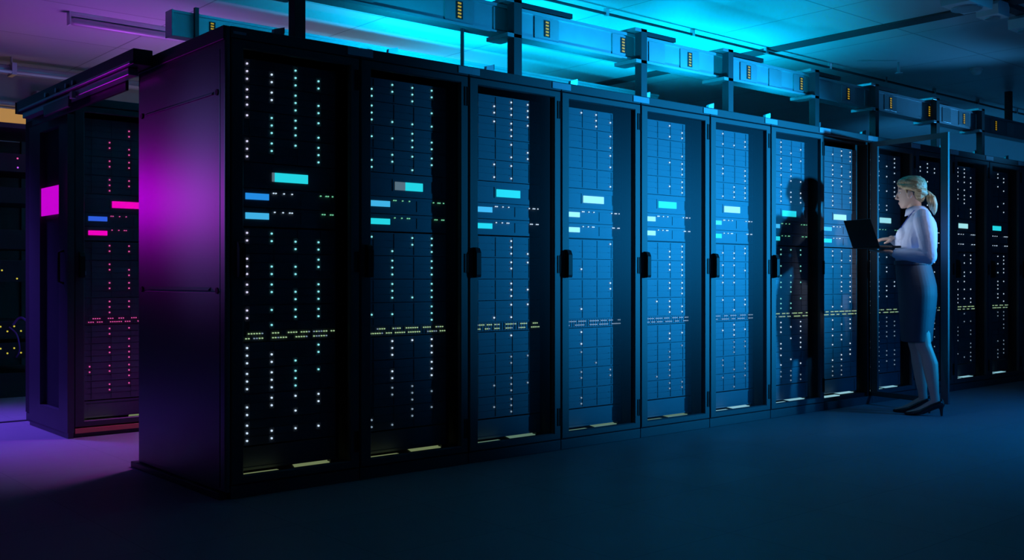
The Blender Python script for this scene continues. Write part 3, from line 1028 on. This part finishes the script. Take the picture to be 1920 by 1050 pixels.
def hand(B, wrist, fwd, nrm, side, curl, thumb_out, splay=0.10, tn=0.35):
    """palm, four unequal bent fingers and a thumb leaving the side of the palm"""
    f = Vector(fwd).normalized()
    n = Vector(nrm)
    n = (n - f * n.dot(f)).normalized()      # n points to the palm side
    l = f.cross(n).normalized() * side       # towards the thumb
    w = Vector(wrist)

    def P(a, b, c):
        return w + f * a + l * b + n * c
    # palm slab, fatter at the thumb base
    for b0 in (-0.026, -0.009, 0.009, 0.026):
        B.capsule([P(0.0, b0 * 0.65, 0), P(0.045, b0, 0.0), P(0.082, b0 * 1.05, 0.0)], [0.015, 0.0145, 0.0115], 10)
    B.capsule([P(0.012, 0.018, 0.004), P(0.05, 0.030, 0.008)], [0.016, 0.013], 10)
    lens = [0.058, 0.074, 0.081, 0.072]
    for i, b0 in enumerate((-0.029, -0.010, 0.010, 0.029)):
        L = lens[i]
        p = P(0.084, b0, 0.0)
        ang = curl[i] * 0.35
        d = f + l * (b0 / 0.029) * splay
        pts = [p]
        rr = [0.0092]
        for j, seg in enumerate((0.45, 0.31, 0.24)):
            dd = (d * math.cos(ang) + n * math.sin(ang)).normalized()
            p = p + dd * L * seg
            pts.append(p)
            rr.append((0.0086, 0.0078, 0.0066)[j])
            ang += curl[i] * 0.62
        B.capsule(pts, rr, 10)
    t0 = P(0.022, 0.026, 0.006)
    t1 = t0 + (f * 0.55 + l * thumb_out + n * tn).normalized() * 0.040
    t2 = t1 + (f * 0.85 + l * thumb_out * 0.35 + n * tn * 1.14).normalized() * 0.033
    t3 = t2 + (f * 0.95 + l * 0.0 + n * tn * 1.28).normalized() * 0.022
    B.capsule([t0, t1, t2, t3], [0.0135, 0.0108, 0.0095, 0.0075], 10)


# laptop frame of reference (in her local frame)
LN = Vector((0.250, 0.275, 1.205))              # near hinge corner
LW = Vector((0.63, -0.7766, 0.0))               # along the hinge, away from the camera
LD = Vector((-0.7766, -0.63, 0.0))              # towards her
lw, ld, lh = 0.305, 0.185, 0.205
Z1 = 1.197
# left arm carries the laptop from below, right hand types
SL, EL, WL = Vector((-0.035, 0.165, 1.405)), Vector((-0.075, 0.235, 1.135)), Vector((0.165, 0.190, 1.158))
SR, ER = Vector((-0.02, -0.165, 1.405)), Vector((0.005, -0.195, 1.165))
WRR = Vector((0.176, -0.055, 1.272))
for a, e2, w2 in ((SL, EL, WL), (SR, ER, WRR)):
    B.capsule([a, (a + e2) / 2, e2], [0.046, 0.043, 0.038], 14)
    B.capsule([e2, e2 + (w2 - e2) * 0.3, e2 + (w2 - e2) * 0.8, w2], [0.037, 0.039, 0.028, 0.0235], 14)
hand(B, WL + Vector((0.003, 0.0, 0.010)), (0.95, -0.32, 0.07), (0, 0, 1), 1, (0.13, 0.10, 0.09, 0.13), 0.85, tn=0.06)
hand(B, WRR, (0.80, 0.52, -0.10), (0, 0, -1), 1, (0.50, 0.46, 0.42, 0.46), 0.7, tn=0.18)
body = remesh('body', B, M_skin, 0.0042, wo, 3)

# face details
for s in (-1, 1):
    ey = part('eye', MB().ball((0.1125, 0.031 * s, 1.600), (0.0115, 0.0115, 0.0095)), M_white, wo, smooth=True)
    part('iris', MB().ball((0.1195, 0.0335 * s, 1.599), (0.0050, 0.0055, 0.0055)), mat('iris_blue', (0.05, 0.09, 0.16), 0.2), ey, smooth=True)
    part('eyebrow', MB().capsule([(0.127, 0.014 * s, 1.628), (0.122, 0.034 * s, 1.633), (0.106, 0.050 * s, 1.628)], [0.003, 0.0032, 0.0018], 8), mat('brow_brown', (0.20, 0.12, 0.06), 0.7), wo, smooth=True)
part('lips', MB().ball((0.1255, 0, 1.5245), (0.0045, 0.017, 0.0050)), mat('lip_rose', (0.50, 0.20, 0.20), 0.4), wo, smooth=True)

# shirt
T = MB()
T.stack([(1.065, 0.028, 0, 0.112, 0.135), (1.10, 0.026, 0, 0.122, 0.143), (1.14, 0.018, 0, 0.136, 0.152), (1.20, 0.010, 0, 0.142, 0.158),
         (1.26, 0.006, 0, 0.140, 0.162), (1.33, -0.008, 0, 0.126, 0.166), (1.38, -0.018, 0, 0.108, 0.165), (1.415, -0.020, 0, 0.088, 0.142),
         (1.445, -0.014, 0, 0.070, 0.098), (1.462, -0.006, 0, 0.062, 0.072), (1.478, 0.002, 0, 0.058, 0.062)])
for s in (-1, 1):
    T.ball((0.088, 0.062 * s, 1.285), (0.058, 0.066, 0.066))
# blouse gathers over the waistband
for k in range(9):
    ph = -2.4 + k * 0.6
    T.capsule([(-0.012 + 0.122 * math.cos(ph), 0.160 * math.sin(ph), 1.345), (0.004 + 0.142 * math.cos(ph + 0.1), 0.160 * math.sin(ph + 0.1), 1.25), (0.012 + 0.139 * math.cos(ph + 0.25), 0.154 * math.sin(ph + 0.25), 1.15)], [0.003, 0.008, 0.004], 8)
for k in range(14):
    a = 2 * math.pi * k / 14 + 0.2
    T.capsule([(0.024 + 0.116 * math.cos(a), 0.138 * math.sin(a), 1.085), (0.012 + 0.138 * math.cos(a), 0.153 * math.sin(a), 1.165)], [0.011, 0.006], 8)
for a, e2, w2, sgn in ((SL, EL, WL, 1), (SR, ER, WRR, -1)):
    m1 = a + (e2 - a) * 0.5
    T.capsule([a + Vector((0, -0.03 * sgn, 0.01)), a + Vector((0, 0.006 * sgn, -0.012)), m1 + Vector((-0.004, 0.008 * sgn, 0)), e2 + Vector((0, 0, -0.004))], [0.060, 0.063, 0.060, 0.054], 18)
    T.capsule([e2, e2 + (w2 - e2) * 0.3, e2 + (w2 - e2) * 0.62, e2 + (w2 - e2) * 0.90], [0.053, 0.053, 0.043, 0.034], 16)
    # soft folds running down the sleeve and gathered at the elbow
    for q in range(5):
        ph = 0.5 + q * 0.62
        ox = Vector((0.061 * math.cos(ph), 0.060 * math.sin(ph) * sgn, 0))
        ox2 = Vector((0.056 * math.cos(ph + 0.5), 0.056 * math.sin(ph + 0.5) * sgn, 0))
        T.capsule([a + (e2 - a) * 0.12 + ox, a + (e2 - a) * 0.45 + (ox + ox2) * 0.51, a + (e2 - a) * 0.82 + ox2], [0.004, 0.0085, 0.004], 8)
    # elbow
    for q, tt in enumerate((0.62, 0.78, 0.93)):
        p = a + (e2 - a) * tt
        T.capsule([p + Vector((0.040, 0.024 * sgn, 0.012)), p + Vector((0.012, 0.046 * sgn, 0.0)), p + Vector((-0.026, 0.040 * sgn, -0.012))], [0.010, 0.012, 0.008], 8)
shirt = remesh('shirt', T, M_shirt, 0.0055, wo, 3)
# collar: standing band plus folded leaf
K = MB()
rings = []
for (z, r, f0) in ((1.452, 0.072, -0.006), (1.474, 0.067, 0.000), (1.497, 0.060, 0.008), (1.500, 0.064, 0.008), (1.478, 0.076, -0.002), (1.450, 0.088, -0.010)):
    rings.append([(f0 + r * math.cos(a) * (1.0 + 0.10 * math.cos(a)), r * math.sin(a), z - 0.020 * max(0.0, math.cos(a)) ** 2) for a in [2 * math.pi * k / 32 for k in range(32)]])
K.loft(rings, cap=False)
nring = 32
base = len(K.v) - 6 * nring
for k in range(nring):
    K.f.append((base + k, base + (k + 1) % nring, base + 5 * nring + (k + 1) % nring, base + 5 * nring + k))
part('collar', K, M_shirt, shirt, smooth=True)

# skirt
Q = MB()
Q.stack([(1.105, 0.030, 0, 0.116, 0.138), (1.07, 0.028, 0, 0.122, 0.147), (1.00, 0.016, 0, 0.130, 0.164), (0.93, 0.004, 0, 0.134, 0.176),
         (0.86, -0.002, 0, 0.132, 0.180), (0.76, 0.000, 0, 0.126, 0.174), (0.66, 0.003, 0, 0.116, 0.162), (0.58, 0.005, 0, 0.110, 0.152), (0.524, 0.006, 0, 0.107, 0.148)], 36)
sk = remesh('skirt', Q, M_skirt, 0.006, wo, 3)
rings = []
for z, g in ((1.078, 0.004), (1.108, 0.004), (1.108, 0.010), (1.078, 0.010)):
    rings.append([(0.029 + (0.120 + g) * math.cos(a), (0.142 + g) * math.sin(a), z) for a in [2 * math.pi * k / 40 for k in range(40)]])
K = MB()
K.loft(rings + [rings[0]], cap=False)
part('waistband', K, M_skirt, sk, smooth=False)

# shoes: pump shell and slim heel
for s in (1, -1):
    a = Vector(LEGS[s][-1])
    U = MB()
    U.capsule([a + Vector((-0.026, 0, -0.018)), a + Vector((0.010, 0, -0.036)), a + Vector((0.085, 0, -0.074)), a + Vector((0.135, 0, -0.086)), a + Vector((0.200, 0, -0.094))],
              [0.027, 0.024, 0.022, 0.0185, 0.0095], 16)
    for side in (-1, 1):
        U.capsule([a + Vector((-0.026, 0.022 * side, -0.006)), a + Vector((0.03, 0.028 * side, -0.032)), a + Vector((0.10, 0.034 * side, -0.075)), a + Vector((0.15, 0.028 * side, -0.088)), a + Vector((0.20, 0.008 * side, -0.095))],
                  [0.013, 0.013, 0.016, 0.0155, 0.0085], 10)
    U.capsule([a + Vector((-0.038, 0, 0.010)), a + Vector((-0.040, 0, -0.022))], [0.013, 0.022], 10)
    U.tube([a + Vector((-0.036, 0, -0.026)), a + Vector((-0.038, 0, -0.060)), a + Vector((-0.040, 0, -0.1045))], [0.021, 0.012, 0.008], 12)
    # keep the sole above the ground
    U.v = [(x, y, max(z, 0.0005)) for x, y, z in U.v]
    sh = remesh('shoe', U, M_shoe, 0.0042, wo, 2)

# hair: cap swept back from the forehead into a low ponytail
A = MB()
A.stack([(1.622, 0.010, 0, 0.074, 0.079), (1.645, 0.024, 0, 0.090, 0.083), (1.670, 0.039, 0, 0.101, 0.082), (1.695, 0.040, 0, 0.090, 0.073), (1.712, 0.038, 0, 0.066, 0.054), (1.722, 0.036, 0, 0.032, 0.028), (1.724, 0.036, 0, 0.012, 0.01)])
A.ball((-0.004, 0, 1.615), (0.062, 0.078, 0.085))
A.ball((-0.010, 0, 1.575), (0.046, 0.060, 0.055))
for s in (-1, 1):
    A.capsule([(0.125, 0.035 * s, 1.655), (0.085, 0.068 * s, 1.640), (0.035, 0.079 * s, 1.628), (-0.02, 0.066 * s, 1.605), (-0.05, 0.035 * s, 1.590)], [0.012, 0.016, 0.019, 0.02, 0.02], 10)
    A.capsule([(0.128, 0.020 * s, 1.668), (0.075, 0.060 * s, 1.672), (0.01, 0.070 * s, 1.645), (-0.045, 0.040 * s, 1.605)], [0.012, 0.018, 0.020, 0.02], 10)
    A.capsule([(0.098, 0.064 * s, 1.640), (0.076, 0.070 * s, 1.612), (0.070, 0.071 * s, 1.590)], [0.010, 0.006, 0.003], 8)
A.capsule([(-0.042, 0, 1.600), (-0.068, 0, 1.589)], [0.026, 0.021], 12)
PT = MB()
PT.capsule([(-0.042, 0, 1.600), (-0.070, 0, 1.588), (-0.094, 0, 1.555), (-0.106, 0, 1.510), (-0.112, 0, 1.465), (-0.112, 0, 1.440)], [0.026, 0.022, 0.031, 0.030, 0.020, 0.006], 14)
PT.capsule([(-0.070, 0.008, 1.585), (-0.085, 0.014, 1.530), (-0.088, 0.012, 1.475)], [0.018, 0.022, 0.007], 10)
hair = remesh('hair', A, M_hair, 0.0042, wo, 2)
M_tail = M_hair.copy()
M_tail.name = 'blonde_ponytail'
[n for n in M_tail.node_tree.nodes if n.type == 'MAPPING'][0].inputs['Scale'].default_value = (120, 120, 18)
remesh('ponytail', PT, M_tail, 0.0042, hair, 2)
th = MB()
rg = []
for k in range(17):
    a = 2 * math.pi * k / 16
    rg.append((-0.069 + 0.010 * math.cos(a), 0.026 * math.sin(a), 1.588 + 0.024 * math.cos(a)))
th.tube(rg, 0.005, 8)
part('hair_tie', th, M_sblack, hair, smooth=True)

# lanyard ribbon lying on the shirt front
M_lan = mat('blue_ribbon', (0.02, 0.06, 0.40), 0.5)
lp = [(0.020, 0.072, 1.466), (0.046, 0.066, 1.438), (0.074, 0.058, 1.400), (0.097, 0.054, 1.365), (0.123, 0.052, 1.330), (0.146, 0.048, 1.290)]
vs, fs = [], []
for i, p in enumerate(lp):
    vs += [(p[0], p[1] + 0.007, p[2]), (p[0] + 0.003, p[1] + 0.007, p[2] + 0.002), (p[0] + 0.003, p[1] - 0.007, p[2] + 0.002), (p[0], p[1] - 0.007, p[2])]
for i in range(len(lp) - 1):
    for k in range(4):
        fs.append((4 * i + k, 4 * i + (k + 1) % 4, 4 * i + 4 + (k + 1) % 4, 4 * i + 4 + k))
K = MB()
K.add(vs, fs)
part('lanyard', K, M_lan, wo)

# ------------------------------------------------------------------ laptop in her hands
lt = empty('laptop', (0, 0, 0))
tag(lt, 'open black laptop held by the woman, its lid back towards us', 'laptop')
M_lap = mat('laptop_black', (0.018, 0.018, 0.02), 0.4, spec=0.4)
M_key = mat('laptop_keys', (0.008, 0.008, 0.009), 0.5)
D_lap = mat('laptop_screen_light', (0.02, 0.02, 0.02), 0.3, emit=(0.75, 0.85, 1.0), estr=5.0)
D_lap.cycles.emission_sampling = 'FRONT'
# local laptop axes: x along hinge from the near corner, y from hinge towards her, z up
wm = Matrix.Translation(WP) @ Matrix.Rotation(WR, 4, 'Z')
lm = Matrix.Identity(4)
lm.col[0][:3] = LW
lm.col[1][:3] = LD
lm.col[2][:3] = (0, 0, -1) if LW.cross(LD).z < 0 else (0, 0, 1)
flip = lm.col[2][2]
lm.col[2][:3] = (0, 0, flip)
lm.col[3][:3] = (LN.x, LN.y, Z1)
lt.matrix_world = wm @ lm


def up(z):
    return z * flip


def zbox(x0, x1, y0, y1, z0, z1, c):
    a, b2 = sorted((up(z0), up(z1)))
    return MB().box(x0, x1, y0, y1, a, b2, c)


part('base', zbox(0, lw, 0, ld, 0.0, 0.016, 0.004), M_lap, lt)
part('keyboard', zbox(0.02, lw - 0.02, 0.03, 0.125, 0.0155, 0.0178, 0.0006), M_key, lt)
part('touchpad', zbox(lw / 2 - 0.045, lw / 2 + 0.045, 0.130, 0.178, 0.0155, 0.0168, 0.0004), M_dark, lt)
lid = empty('lid', (0, 0, 0))
lid.parent = lt
lid.location = (0, 0.004, up(0.016))
tl = R(22)
if flip > 0:
    lid.rotation_euler = (tl, 0, 0)
else:
    lid.rotation_euler = (-tl, 0, 0)
part('lid_shell', zbox(0, lw, -0.008, 0.0, 0.0, lh, 0.003), M_lap, lid)
part('screen', zbox(0.010, lw - 0.010, 0.0002, 0.0012, 0.014, lh - 0.010, 0.0), D_lap, lid)
